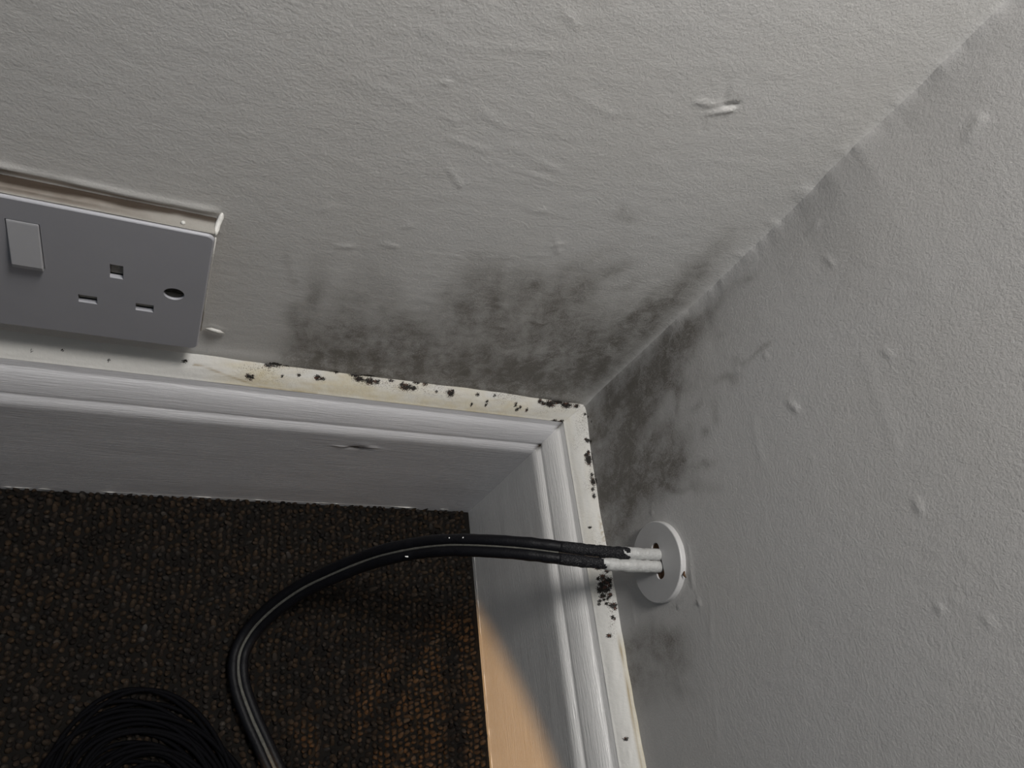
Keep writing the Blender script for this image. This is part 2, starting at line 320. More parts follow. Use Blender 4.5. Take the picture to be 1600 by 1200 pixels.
CABLE = [(-0.0055, -0.1201, 0.1955), (-0.0216, -0.1195, 0.1945), (-0.0392, -0.1177, 0.192), (-0.0553, -0.1149, 0.188), (-0.0726, -0.1105, 0.18), (-0.0883, -0.1057, 0.168), (-0.1027, -0.1003, 0.151), (-0.1139, -0.0963, 0.132), (-0.1259, -0.094, 0.112), (-0.1355, -0.0933, 0.093), (-0.1486, -0.0947, 0.07), (-0.1596, -0.097, 0.05), (-0.171, -0.1027, 0.03), (-0.1803, -0.1109, 0.014), (-0.1863, -0.1217, 0.0075), (-0.1877, -0.132, 0.007), (-0.1853, -0.1449, 0.007), (-0.1784, -0.1613, 0.007), (-0.171, -0.1757, 0.007), (-0.1637, -0.1898, 0.007), (-0.1513, -0.2139, 0.008), (-0.1365, -0.2436, 0.01)]

# ------------------------------------------------------------------ walls
CORNER = np.array([(0.0, 0.0030), (0.146, 0.0037), (0.212, 0.0031), (0.244, 0.0029), (0.271, 0.0038), (0.304, 0.0026), (0.322, 0.0024),
                   (0.342, 0.0016), (0.364, -0.0004), (0.379, -0.0010), (0.398, -0.0004), (0.407, -0.0006), (0.426, -0.0012), (0.445, -0.0014), (0.6, 0.0)])

def axis_pts(lo, a, b, hi, step):
    fine = np.arange(a, b + step * 0.5, step)
    out = []
    if lo < a: out = list(a - np.geomspace(step * 2, a - lo, 14)[::-1])
    res = out + list(fine)
    if hi > b: res += list(b + np.geomspace(step * 2, hi - b, 14))
    return np.array(res)

def field(U, V, blobs):
    keep = np.ones_like(U)
    for (u, v, a, b, c, s) in blobs:
        du = U - u; dv = V - v
        q = a * du * du + 2 * b * du * dv + c * dv * dv
        keep *= 1 - s * np.exp(-0.75 * q)
    return 1 - keep

def ridges(U, V, segs):
    h = np.zeros_like(U)
    for (u0, v0, u1, v1, w, a) in segs:
        du, dv = u1 - u0, v1 - v0
        L2 = du * du + dv * dv + 1e-12
        t = np.clip(((U - u0) * du + (V - v0) * dv) / L2, 0, 1)
        d2 = (U - u0 - t * du) ** 2 + (V - v0 - t * dv) ** 2
        h += a * np.exp(-d2 / (w * w * 0.22)) * (0.55 + 0.45 * t)
    return h

def line_spots(u, d, spots, gain=1.0):
    s = np.zeros_like(u)
    for (c, dd, ru, rd) in spots:
        s = np.maximum(s, np.exp(-0.8 * (((u - c) / (ru * gain)) ** 2 + ((d - dd) / (rd * gain)) ** 2)))
    return s

def build_wall(name, m, blobs, segs, spots, back):
    step = 0.00125
    if back:
        u = axis_pts(-2.4, -0.36, 0.0, 0.0, step)
    else:
        u = axis_pts(-2.4, -0.25, 0.0, 0.0, step)
    v = axis_pts(0.0, 0.13, 0.47, 2.4, step)
    U, V = np.meshgrid(u, v, indexing='ij')
    off = np.interp(V, CORNER[:, 0], CORNER[:, 1])
    sd = 3 if back else 41
    h = fbm(U * 11, V * 11, 2, sd) * 0.0006
    if back:   # slightly slanted roller lap marks
        h += fbm((U * 0.95 + V * 0.2) * 80, (V - U * 0.2) * 230, 4, sd + 5) * 0.00012
    else:
        h += fbm((U - V * 0.2) * 230, (V + U * 0.2) * 80, 4, sd + 5) * 0.00011
    pk = fbm(U * 330, V * 330, 3, sd + 9)
    h += np.clip(pk - 0.26, 0, 1) * 0.0007
    h += ridges(U, V, segs) * 0.55
    if back:   # broken plaster lip above the socket
        zl = 0.2585 + 0.0022 * fbm(U * 30, V * 0, 3, 70)
        h += 0.0006 * np.exp(-((V - zl) / 0.0015) ** 2) * (U < -0.236) * (0.6 + 0.8 * vnoise(U * 120, V * 0, 71))
    h *= np.clip(-U / 0.012, 0.0, 1)
    # rounded paint-filled corner
    wobble = fbm(V * 110, V * 0, 3, 77) * 0.0016 * np.clip((V - 0.2) / 0.05, 0, 1) * np.exp(U / 0.004)
    off = off + wobble
    if back:
        for (zc, w_, a_) in ((0.3495, 0.0040, 0.0022), (0.3740, 0.0025, 0.0014), (0.3290, 0.0020, 0.0010), (0.3050, 0.0016, 0.0010), (0.4000, 0.0020, 0.0008)):
            h += 0.17 * a_ * np.exp(-((V - zc) / w_) ** 2 - ((U + 0.003) / 0.004) ** 2)
    near = np.exp(U / 0.0022)
    h += near * 0.0014
    if back:  # the plaster bellies out above the skirting where it was filled
        h += 0.0006 * np.exp(-((V - 0.150) / 0.006) ** 2) * (0.5 + vnoise(U * 60, V * 0 + 2, 5))
    P = U + off * np.exp(U / 0.03)
    Q = -h
    if back: pts = np.stack([P, Q, V], -1)
    else: pts = np.stack([Q + off * np.exp(U / 0.03), U, V], -1)
    # mould density with streaks
    warpu = fbm(U * 45, V * 45, 5, sd + 21) * 0.016
    warpv = fbm(U * 45 + 9, V * 45 + 4, 5, sd + 22) * 0.016
    F = field(U + warpu, np.maximum(V, 0.162) + warpv, blobs)
    if back:
        st = fbm((U + V * 0.35) * 150, (V - U * 0.35) * 60, 4, sd + 30)
    else:
        st = fbm(U * 110, V * 80, 4, sd + 30)
    F = np.clip(F * 1.12, 0, 1) * (1.0 + st * 1.1)
    if back:
        F = F * (1 - 0.75 * np.exp(U / 0.0035) * (V < 0.33))
    F = np.clip(F, 0, 1)
    S = line_spots(U, -(V - 0.148) * 0.6, [(a, b, c, d) for (a, b, c, d) in spots if b < 0.0022])
    stain = np.zeros_like(U)
    if back:   # brown edge of the broken plaster above the socket
        zt = 0.2560 + 0.0022 * fbm(U * 30, V * 0, 3, 70) + 0.0006
        stain = np.exp(-((V - zt) / 0.0009) ** 2) * (U < -0.234) * (0.45 + 0.55 * np.clip((-U - 0.24) / 0.05, 0, 1))
    o = link_mesh(name, pts.reshape(-1, 3), grid_faces(len(u), len(v), not back), m)
    # close the back so the wall has thickness
    set_attr(o, 'mould', F); set_attr(o, 'spot', S); set_attr(o, 'stain', stain)
    tag(o, kind='structure')
    return o

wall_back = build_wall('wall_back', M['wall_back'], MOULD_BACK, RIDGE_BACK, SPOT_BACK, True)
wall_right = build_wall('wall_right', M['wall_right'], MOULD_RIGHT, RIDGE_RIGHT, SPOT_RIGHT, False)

# ------------------------------------------------------------------ floor and carpet
def slab(name, x0, x1, y0, y1, z0, z1, m, parent=None):
    v = [(x, y, z) for x in (x0, x1) for y in (y0, y1) for z in (z0, z1)]
    f = [(0, 1, 3, 2), (4, 6, 7, 5), (0, 4, 5, 1), (2, 3, 7, 6), (0, 2, 6, 4), (1, 5, 7, 3)]
    return link_mesh(name, v, f, m, parent, smooth=False)

floor = slab('floor', -2.4, 0.0, -2.4, 0.0, -0.03, -0.0026, M['backing'])
tag(floor, kind='structure')

def carpet():
    px, py = 0.0044, 0.0034
    xs = np.arange(-0.52, -0.0235, px); ys = np.arange(-0.36, -0.0225, py)
    cnt = len(xs) * len(ys)
    X, Y = np.meshgrid(xs, ys, indexing='ij')
    Y = Y + (np.arange(len(xs)) % 2)[:, None] * py * 0.5
    X = X.ravel() + RNG.normal(0, 0.00050, cnt) + 0.0010 * np.sin(Y.ravel() * 60); Y = Y.ravel() + RNG.normal(0, 0.00060, cnt)
    Y = np.minimum(Y, -0.0222)
    # a loop: tilted bean, rings x segments
    ns, nr = 7, 4
    t = []
    for r in range(nr):
        ph = math.pi / 2 * (r / nr)
        for s in range(ns):
            a = 2 * math.pi * s / ns
            t.append((math.cos(a) * math.cos(ph) , math.sin(a) * math.cos(ph), math.sin(ph)))
    t.append((0, 0, 1))
    t = np.array(t)
    fc = []
    for r in range(nr - 1):
        for s in range(ns):
            fc.append((r * ns + s, r * ns + (s + 1) % ns, (r + 1) * ns + (s + 1) % ns, (r + 1) * ns + s))
    top = []
    for s in range(ns):
        top.append(((nr - 1) * ns + s, (nr - 1) * ns + (s + 1) % ns, nr * ns))
    nv = len(t)
    sx = RNG.uniform(0.0015, 0.0021, cnt); sy = RNG.uniform(0.0014, 0.0019, cnt); sz = RNG.uniform(0.0026, 0.0044, cnt)
    an = RNG.normal(0.0, 0.5, cnt); tx = RNG.normal(0, 0.25, cnt); ty = RNG.normal(0, 0.25, cnt)
    V = np.zeros((cnt, nv, 3))
    lx = t[None, :, 0] * sx[:, None]; ly = t[None, :, 1] * sy[:, None]; lz = t[None, :, 2] * sz[:, None]
    ca, sa = np.cos(an)[:, None], np.sin(an)[:, None]
    V[:, :, 0] = X[:, None] + lx * ca - ly * sa + lz * tx[:, None]
    V[:, :, 1] = Y[:, None] + lx * sa + ly * ca + lz * ty[:, None]
    V[:, :, 2] = -0.0028 + lz
    V[:, :, 0] = np.minimum(V[:, :, 0], -0.0222)
    V[:, :, 1] = np.minimum(V[:, :, 1], -0.0222)
    faces = []
    base = np.arange(cnt) * nv
    fc = np.array(fc); tp = np.array(top)
    quads = (base[:, None, None] + fc[None]).reshape(-1, 4)
    tris = (base[:, None, None] + tp[None]).reshape(-1, 3)
    me = bpy.data.meshes.new('carpet_pile')
    me.vertices.add(cnt * nv)
    me.vertices.foreach_set('co', V.reshape(-1).astype(np.float32))
    nl = quads.size + tris.size
    me.loops.add(nl)
    me.loops.foreach_set('vertex_index', np.concatenate([quads.ravel(), tris.ravel()]).astype(np.int32))
    me.polygons.add(len(quads) + len(tris))
    st = np.concatenate([np.arange(len(quads)) * 4, quads.size + np.arange(len(tris)) * 3]).astype(np.int32)
    me.polygons.foreach_set('loop_start', st)
    me.polygons.foreach_set('use_smooth', np.ones(len(quads) + len(tris), dtype=bool))
    me.update(calc_edges=True)
    me.validate()
    tone = np.clip(RNG.beta(2, 2.4, cnt) + 0.25 * fbm(X * 90, Y * 25, 3, 8), 0, 1)
    warm = np.clip(RNG.beta(1.2, 1.6, cnt), 0, 1)
    for nm, val in (('tone', tone), ('warm', warm)):
        a = me.attributes.new(nm, 'FLOAT', 'POINT')
        a.data.foreach_set('value', np.repeat(val, nv).astype(np.float32))
    me.materials.append(M['carpet'])
    o = bpy.data.objects.new('carpet_pile', me)
    COL.objects.link(o)
    o.parent = floor
    tag(o, kind='stuff')
carpet()

# ------------------------------------------------------------------ skirting boards
PROFILE = [(0.0100, 0.1376), (0.0107, 0.1366), (0.0109, 0.1332), (0.0113, 0.1327), (0.0121, 0.1321), (0.0133, 0.1310), (0.0148, 0.1290), (0.0162, 0.1263), (0.0173, 0.1234), (0.0182, 0.1206), (0.0186, 0.1191), (0.0184, 0.1181), (0.0189, 0.1173), (0.0203, 0.1162), (0.0214, 0.1144), (0.0220, 0.1122), (0.0221, 0.1105), (0.0221, 0.108), (0.0221, 0.104), (0.0221, 0.1), (0.0221, 0.0993), (0.0221, 0.0986), (0.0221, 0.0979), (0.0221, 0.0972), (0.0221, 0.0965), (0.0221, 0.0958), (0.0221, 0.0951), (0.0221, 0.0944), (0.0221, 0.0937), (0.0221, 0.093), (0.0221, 0.089), (0.0221, 0.085), (0.0221, 0.081), (0.0221, 0.077), (0.0221, 0.073), (0.0221, 0.069), (0.0221, 0.065), (0.0221, 0.061), (0.0221, 0.057), (0.0221, 0.053), (0.0221, 0.049), (0.0221, 0.045), (0.0221, 0.041), (0.0221, 0.037), (0.0221, 0.033), (0.0221, 0.029), (0.0221, 0.025), (0.0221, 0.021), (0.0221, 0.017), (0.0221, 0.013), (0.0221, 0.009), (0.0221, 0.005), (0.0221, 0.001), (0.0221, -0.0026)]

def skirting(name, m, back):
    lo = 0.36 if back else 0.25
    s = np.concatenate([[-2.4, -1.6, -1.0, -0.7, -0.5, -0.42], np.linspace(-lo, 0, 1 + int(lo / 0.0015))])
    prof = np.array(PROFILE)
    arc = np.concatenate([[0], np.cumsum(np.hypot(*np.diff(prof, axis=0).T))])
    S, D = np.meshgrid(s, prof[:, 0], indexing='ij')
    _, H = np.meshgrid(s, prof[:, 1], indexing='ij')
    sd = 90 if back else 120
    dd = fbm(S * 14, H * 40, 3, sd) * 0.0007 * (H > 0.0)
    hh = fbm(S * 18 + 4, H * 60, 3, sd + 3) * 0.0006 * (H > 0.10)
    fade = np.clip(-S / 0.012, 0, 1)
    D2 = D + dd * fade; H2 = H + hh * fade
    # mitre: the run stops at its own depth
    run = np.minimum(S, 0.0) - D
    if back:
        g = 1.5 * np.exp(-(((run + 0.1372) / 0.0052) ** 2 + ((H - 0.0966) / 0.0014) ** 2)) * (H < 0.111)
        D2 = D2 - g * 0.0010
        D2 = D2 + 0.0009 * np.exp(-(((run + 0.1335) / 0.008) ** 2 + ((H - 0.1000 + (run + 0.1335) * 0.12) / 0.0007) ** 2)) + 0.0006 * np.exp(-(((run + 0.146) / 0.006) ** 2 + ((H - 0.0972) / 0.0006) ** 2))
        P = np.stack([run, -D2, H2], -1)
    else:
        g = np.zeros_like(D)
        P = np.stack([-D2, run, H2], -1)
    # grime packed into the inner corner of the moulding
    g = np.maximum(g, 1.3 * np.exp(-((-run - D) / 0.0022) ** 2) * (np.exp(-((H - 0.1178) / 0.0020) ** 2)))
    g = np.maximum(g, 0.8 * np.exp(-((-run - D) / 0.0014) ** 2) * (H > 0.1315))
    g = np.maximum(g, 0.22 * np.exp(-((H - 0.1157) / 0.0006) ** 2) * (0.4 + vnoise(run * 60, H * 0, 6)))
    o = link_mesh(name, P.reshape(-1, 3), grid_faces(len(s), len(prof), back), m)
    set_attr(o, 'grime', g)
    tag(o, kind='structure')
    return o, P

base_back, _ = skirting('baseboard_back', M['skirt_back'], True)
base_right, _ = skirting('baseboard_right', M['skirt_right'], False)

def caulk_strip(parent, back):
    lo = 0.36 if back else 0.25
    s = np.concatenate([[-2.4, -1.2, -0.7, -0.45], np.linspace(-lo, 0, 1 + int(lo / 0.0008))])
    k = np.linspace(0, 1, 22)                    # 0 at the skirting edge, 1 on the wall
    S, K = np.meshgrid(s, k, indexing='ij')
    sd = 200 if back else 230
    edge = fbm(S * 26, S * 0, 4, sd) * 0.0030
    top = 0.1485 + edge
    if not back: top = top - 0.001
    D = 0.0104 * (1 - K) ** 0.9 - 0.0012 * K ** 3
    H = 0.1374 + (top - 0.1374) * K
    bulge = np.sin(K * math.pi) * (0.0007 + 0.0006 * fbm(S * 70, K * 3, 3, sd + 2))
    D = D + bulge * 0.7; H = H + bulge * 0.7 + fbm(S * 120, K * 9, 3, sd + 4) * 0.0003 * np.sin(K * math.pi)
    H = H + 0.0005 * np.exp(-((K - 0.02) / 0.03) ** 2)
    run = np.minimum(S, 0) - D
    off = np.interp(H, CORNER[:, 0], CORNER[:, 1]) * np.exp(run / 0.03) * K
    if back: P = np.stack([run + off, -D + 0 * K, H], -1)
    else: P = np.stack([-D + off, run + off, H], -1)
    depth = D
    sp = line_spots(run, depth, SPOT_BACK if back else SPOT_RIGHT, 1.15)
    if back:
        yl = np.clip((run + 0.232) / 0.02, 0, 1) * (1 - 0.7 * np.clip((run + 0.06) / 0.05, 0, 1))
        yl = yl * np.clip(0.65 + 1.6 * fbm(run * 60, K * 4, 3, 33) + 0.5 * (0.5 - K), 0, 1)
        crack = 0.55 * np.exp(-((K - 0.03 - 0.55 * np.clip((-0.20 - run) / 0.032, 0, 1)) / 0.035) ** 2) * (run > -0.236) * (run < -0.17) * (0.4 + vnoise(run * 300, K * 0, 7))
        peel = np.exp(-((run + 0.237) / 0.010) ** 2)
    else:
        yl = 0.35 * np.clip(0.3 + 1.6 * fbm(run * 50, K * 4, 3, 36), 0, 1) * (run > -0.13)
        z = np.clip((-run - 0.145) / 0.01, 0, 1) * np.clip((0.26 + run) / 0.02, 0, 1)
        yl = np.maximum(yl, z * np.clip(1.2 * (K - 0.72) / 0.28, 0, 1))
        crack = z * np.exp(-((K - 0.80 - 0.06 * fbm(run * 60, K * 0, 3, 9)) / 0.04) ** 2) * 0.8 * (0.3 + vnoise(run * 90, K * 0, 4))
        crack = np.maximum(crack, 0.7 * np.exp(-((run + 0.088) / 0.010) ** 2) * np.exp(-((K - 0.9) / 0.07) ** 2) * (vnoise(run * 900, K * 20, 5) > 0.5))
    o = link_mesh('filler_bead', P.reshape(-1, 3), grid_faces(len(s), len(k), not back), M['caulk'], parent)
    fl = (np.clip(K * 1.3, 0, 1) * np.clip(0.2 + 2.5 * fbm(run * 70, K * 3, 3, 44), 0, 1)) * (run > -0.215 if back else run > -0.16)
    set_attr(o, 'fleck', fl); set_attr(o, 'spot', sp); set_attr(o, 'yellow', yl); set_attr(o, 'crack', crack)
    o['label'] = 'mould-spotted cream filler bead' if back else 'cream filler bead with reddish-brown specks'
    return o
caulk_strip(base_back, True)
caulk_strip(base_right, False)

# paint flakes along the carpet edge
def rim_bead(parent, back):
    lo = 0.36 if back else 0.24
    s = np.arange(-lo, -0.0219, 0.0012)
    k = 5
    a = np.linspace(0, math.pi, k)
    S, A = np.meshgrid(s, a, indexing='ij')
    r = 0.0001 + 0.0022 * np.clip(fbm(S * 110, S * 0, 4, 61 if back else 62) - 0.06, 0, 1)
    zc = 0.0012 + 0.0012 * fbm(S * 60, S * 0, 3, 64)
    D = 0.0220 + np.sin(A) * r; Z = zc + np.cos(A) * r
    P = np.stack([S, -D, Z], -1) if back else np.stack([-D, S, Z], -1)
    link_mesh('ragged_paint_edge', P.reshape(-1, 3), grid_faces(len(s), k, not back), M['paint'], parent)
rim_bead(base_back, True)
rim_bead(base_right, False)

# ------------------------------------------------------------------ generic solids
def new_bm_obj(name, bm, m, parent, smooth=False):
    me = bpy.data.meshes.new(name)
    off = np.zeros(3); p = parent
    while p is not None:
        off += np.array(p.location); p = p.parent
    bmesh.ops.translate(bm, verts=bm.verts, vec=Vector((-off).tolist()))
    bmesh.ops.recalc_face_normals(bm, faces=bm.faces)
    bm.to_mesh(me); bm.free()
    if smooth: me.polygons.foreach_set('use_smooth', np.ones(len(me.polygons), dtype=bool))
    me.materials.append(m)
    o = bpy.data.objects.new(name, me)
    COL.objects.link(o); o.parent = parent
    return o

def rrect(w, h, r, n=6):
    """outline of a rounded rectangle, centred"""
    pts = []
    for (cx, cy, a0) in ((w / 2 - r, h / 2 - r, 0), (-w / 2 + r, h / 2 - r, 90), (-w / 2 + r, -h / 2 + r, 180), (w / 2 - r, -h / 2 + r, 270)):
        for k in range(n + 1):
            a = math.radians(a0 + 90 * k / n)
            pts.append((cx + r * math.cos(a), cy + r * math.sin(a)))
    return pts

def loft(bm, rings, cap0=True, cap1=True):
    vr = [[bm.verts.new(p) for p in ring] for ring in rings]
    n = len(vr[0])
    for a, b in zip(vr, vr[1:]):
        for i in range(n):
            bm.faces.new((a[i], a[(i + 1) % n], b[(i + 1) % n], b[i]))
    if cap0: bm.faces.new(vr[0][::-1])
    if cap1: bm.faces.new(vr[-1])
    return vr

def boolean_cut(o, cutters):
    for c in cutters:
        md = o.modifiers.new('cut', 'BOOLEAN'); md.operation = 'DIFFERENCE'; md.solver = 'EXACT'; md.object = c
    bpy.context.view_layer.update()
    dg = bpy.context.evaluated_depsgraph_get()
    me = bpy.data.meshes.new_from_object(o.evaluated_get(dg))
    o.modifiers.clear()
    o.data = me
    for c in cutters: bpy.data.objects.remove(c)

# ------------------------------------------------------------------ double wall socket
SX1, SX0 = -0.2353, -0.2353 - 0.146      # right and left edge
SZ0, SZ1 = 0.1692, 0.2552
SXC, SZC = (SX0 + SX1) / 2, (SZ0 + SZ1) / 2
YF = -0.0108                              # front face
sock = empty('wall_socket', (SXC, 0, SZC))
tag(sock, 'grey-white double wall socket set in a stained cream surround above the skirting', 'wall socket')

def yring(cx, cz, outline, y):
    return [(cx + a, y, cz + b) for a, b in outline]

bm = bmesh.new()
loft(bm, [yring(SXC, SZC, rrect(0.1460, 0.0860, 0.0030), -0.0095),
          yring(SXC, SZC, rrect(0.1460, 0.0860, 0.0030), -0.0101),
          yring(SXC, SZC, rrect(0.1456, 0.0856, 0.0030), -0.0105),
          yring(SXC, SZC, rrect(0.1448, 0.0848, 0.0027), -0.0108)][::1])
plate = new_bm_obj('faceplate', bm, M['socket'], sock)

def pocket(cx, cz, w, h, chamfer, y1=-0.004):
    """cutter: straight pocket whose lower edge is bevelled at the face"""
    bm = bmesh.new()
    a = [(cx - w / 2, YF - 0.001, cz + h / 2), (cx + w / 2, YF - 0.001, cz + h / 2), (cx + w / 2 , YF - 0.001, cz - h / 2 - chamfer), (cx - w / 2 , YF - 0.001, cz - h / 2 - chamfer)]
    b = [(cx - w / 2, YF + 0.0016, cz + h / 2), (cx + w / 2, YF + 0.0016, cz + h / 2), (cx + w / 2, YF + 0.0016, cz - h / 2), (cx - w / 2, YF + 0.0016, cz - h / 2)]
    c = [(x, y1, z) for x, y, z in b]
    loft(bm, [a, b, c])
    return new_bm_obj('cutter', bm, M['dark'], None)

cuts, shut, screws, rockers = [], [], [], []
for side in (1, -1):
    ex = SXC + side * (SX1 - 0.0350 - SXC)         # earth pin centre
    ez = SZ0 + 0.0530
    for (px, pz, w, h) in ((ex, ez, 0.0050, 0.0078), (ex - 0.0111, ez - 0.0232, 0.0072, 0.0042), (ex + 0.0111, ez - 0.0232, 0.0072, 0.0042)):
        cuts.append(pocket(px, pz, w, h, 0.0021)); shut.append((px, pz, w, h))
    scx = SXC + side * 0.0603
    scz = SZ0 + 0.0430
    bm = bmesh.new()
    circ = lambda r, n=28: [(r * math.cos(2 * math.pi * k / n), r * math.sin(2 * math.pi * k / n)) for k in range(n)]
    loft(bm, [yring(scx, scz, circ(0.0044), YF - 0.001), yring(scx, scz, circ(0.0041), YF + 0.0006), yring(scx, scz, circ(0.0041), -0.004)])
    cuts.append(new_bm_obj('cutter', bm, M['dark'], None))
    screws.append((scx, scz))
    rx = SXC + side * 0.0065
    rockers.append((-0.3017 if side == 1 else 2 * SXC + 0.2950, SZ0 + 0.0600))
for (rx, rz) in rockers:
    bm = bmesh.new()
    loft(bm, [yring(rx, rz, rrect(0.0112, 0.0282, 0.0004, 2), YF - 0.001), yring(rx, rz, rrect(0.0112, 0.0282, 0.0004, 2), -0.003)])
    cuts.append(new_bm_obj('cutter', bm, M['dark'], None))
# thicken the faceplate so pockets have depth
bm = bmesh.new()
loft(bm, [yring(SXC, SZC, rrect(0.1440, 0.0840, 0.0030), -0.0050), yring(SXC, SZC, rrect(0.1440, 0.0840, 0.0030), -0.0090)])
core = new_bm_obj('core', bm, M['socket'], None)
core.location = (0, 0, 0)
md = plate.modifiers.new('join', 'BOOLEAN'); md.operation = 'UNION'; md.solver = 'EXACT'; md.object = core
for c in cuts:
    md = plate.modifiers.new('cut', 'BOOLEAN'); md.operation = 'DIFFERENCE'; md.solver = 'EXACT'; md.object = c
bpy.context.view_layer.update()
_me = bpy.data.meshes.new_from_object(plate.evaluated_get(bpy.context.evaluated_depsgraph_get()))
plate.modifiers.clear(); plate.data = _me
for c in cuts + [core]: bpy.data.objects.remove(c)
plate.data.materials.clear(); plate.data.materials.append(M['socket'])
plate['label'] = 'flat grey-white faceplate with pin openings'

def box_bm(x0, x1, y0, y1, z0, z1):
    bm = bmesh.new()
    loft(bm, [[(x0, y0, z0), (x1, y0, z0), (x1, y0, z1), (x0, y0, z1)], [(x0, y1, z0), (x1, y1, z0), (x1, y1, z1), (x0, y1, z1)]])
    return bm
for (px, pz, w, h) in shut:
    e = 0.0003
    new_bm_obj('shutter', box_bm(px - w / 2 + e * 0, px + w / 2, -0.0080, -0.0070, pz - h / 2, pz + h / 2), M['shutter'], plate)
for (sx, sz) in screws:
    bm = bmesh.new()
    loft(bm, [yring(sx, sz, circ(0.0038), -0.0052), yring(sx, sz, circ(0.0039), -0.0090), yring(sx, sz, circ(0.0035), -0.0097)])
    s = new_bm_obj('screw', bm, M['screw'], plate, False)
    cb = box_bm(sx - 0.005, sx + 0.005, -0.011, -0.0086, sz - 0.0005, sz + 0.0005)
    cc = new_bm_obj('cutter', cb, M['dark'], None)
    cc.rotation_euler = (0, 0, 0)
    boolean_cut(s, [cc])
    s['label'] = 'slotted metal fixing screw'
for (rx, rz) in rockers:
    w, h = 0.0106, 0.0276
    bm = bmesh.new()
    # wedge: top pressed in, bottom standing proud, so its face looks upward
    x0, x1, z0, z1 = rx - w / 2, rx + w / 2, rz - h / 2, rz + h / 2
    prof = [(z1, -0.0060), (z1, -0.0108), (z1 - 0.001, -0.0110), (z0 + 0.0030, -0.0130), (z0 + 0.0006, -0.0126), (z0, -0.0120), (z0, -0.0060)]
    loft(bm, [[(x0, y, z) for z, y in prof], [(x1, y, z) for z, y in prof]])
    r = new_bm_obj('rocker_switch', bm, M['rocker'], plate)
    bv = r.modifiers.new('bevel', 'BEVEL'); bv.width = 0.0003; bv.segments = 2
    r['label'] = 'pale rocker switch'

# back box: its stained top shows behind the faceplate
nx, ny = 150, 14
u = np.linspace(SX0 + 0.0004, SX1 - 0.0003, nx); w = np.linspace(0.0030, -0.0090, ny)
U, W = np.meshgrid(u, w, indexing='ij')
top = SZ1 - 0.0004 + fbm(U * 40, W * 300, 3, 301) * 0.0006 + 0.0004 * np.exp(-((W + 0.0088) / 0.0005) ** 2)
P = np.stack([U, W, top], -1).reshape(-1, 3)
nb = len(P)
fcs = grid_faces(nx, ny, True)
lowz = SZ0 + 0.0004
ext = [(u[0], w[0], lowz), (u[-1], w[0], lowz), (u[-1], w[-1], lowz), (u[0], w[-1], lowz)]
P = np.vstack([P, ext])
a0, a1, b0, b1 = 0, (nx - 1) * ny, ny - 1, nx * ny - 1
fcs += [tuple([j for j in range(ny)] + [nb + 3, nb + 0]), tuple([nb + 1, nb + 2] + [a1 + j for j in range(ny)][::-1]),
        tuple([i * ny + ny - 1 for i in range(nx)] + [nb + 2, nb + 3])]
bx = link_mesh('back_box', P, fcs, M['box'], sock, smooth=False)
d = -W
line = 0.0024 + 0.0026 * np.clip((-U - 0.25) / 0.08, 0, 1) + 0.0030 * fbm(U * 45, W * 0, 4, 311)
stain = 0.95 * np.exp(-(np.clip(d - line + 0.0006, 0, 1) / 0.0012) ** 2)
stain = np.maximum(stain, 0.50 * np.exp(-((d - 0.0066 - 0.001 * fbm(U * 60, W * 0, 3, 315)) / 0.0007) ** 2) * np.clip((-U - 0.262) / 0.02, 0, 1))
clean = np.clip(1.1 - (-U - 0.235) / 0.045, 0, 1) * 0.8
clean = np.maximum(clean, np.clip((d - 0.0078) / 0.0006, 0, 1))
set_attr(bx, 'stain', np.concatenate([stain.ravel(), [0] * 4])); set_attr(bx, 'clean', np.concatenate([clean.ravel(), [1] * 4]))
bx['label'] = 'cream back box stained brown along the wall'
# small paint drop on the box top
bm = bmesh.new(); bmesh.ops.create_icosphere(bm, subdivisions=2, radius=0.0009, matrix=Matrix.Translation((-0.2475, -0.0065, SZ1)))
new_bm_obj('paint_drop', bm, M['paint'], sock, True)

# ------------------------------------------------------------------ lumps of paint on the wall
def paint_lump(name, pts, radii, parent, m=None, flat=1.0, axis=1):
    """tapering squashed tube following pts"""
    bm = bmesh.new()
    rings = []
    n = 10
    for i, (p, r) in enumerate(zip(pts, radii)):
        p = Vector(p)
        t = (Vector(pts[min(i + 1, len(pts) - 1)]) - Vector(pts[max(i - 1, 0)])).normalized()
        nrm = Vector((0, -1, 0)) if axis == 1 else Vector((-1, 0, 0))
        side = t.cross(nrm).normalized()
        rings.append([tuple(p + side * r * math.cos(2 * math.pi * k / n) * (1 + 0.2 * random.uniform(-1, 1)) + nrm * r * flat * math.sin(2 * math.pi * k / n)) for k in range(n)])
    loft(bm, rings)
    return new_bm_obj(name, bm, m or M['paint'], parent, True)

paint_lump('paint_ridge', [(-0.2338, 0.0, 0.2585), (-0.2340, -0.001, 0.2570), (-0.2345, -0.003, 0.2553), (-0.2349, -0.0055, 0.2545), (-0.2350, -0.0085, 0.2538)], [0.0004, 0.0013, 0.0011, 0.0011, 0.0004], wall_back)
paint_lump('paint_ridge', [(-0.2350, -0.0095, 0.2535), (-0.2352, -0.0085, 0.240), (-0.2352, -0.0075, 0.222), (-0.2350, -0.006, 0.200), (-0.2350, -0.005, 0.178)], [0.0003, 0.0006, 0.0006, 0.0007, 0.0005], wall_back)
paint_lump('paint_flake', [(-0.2330, -0.0008, 0.1735), (-0.2300, -0.0016, 0.1745), (-0.2265, -0.0018, 0.1740), (-0.2235, -0.0008, 0.1715)], [0.0004, 0.0012, 0.0013, 0.0003], wall_back, flat=0.7)

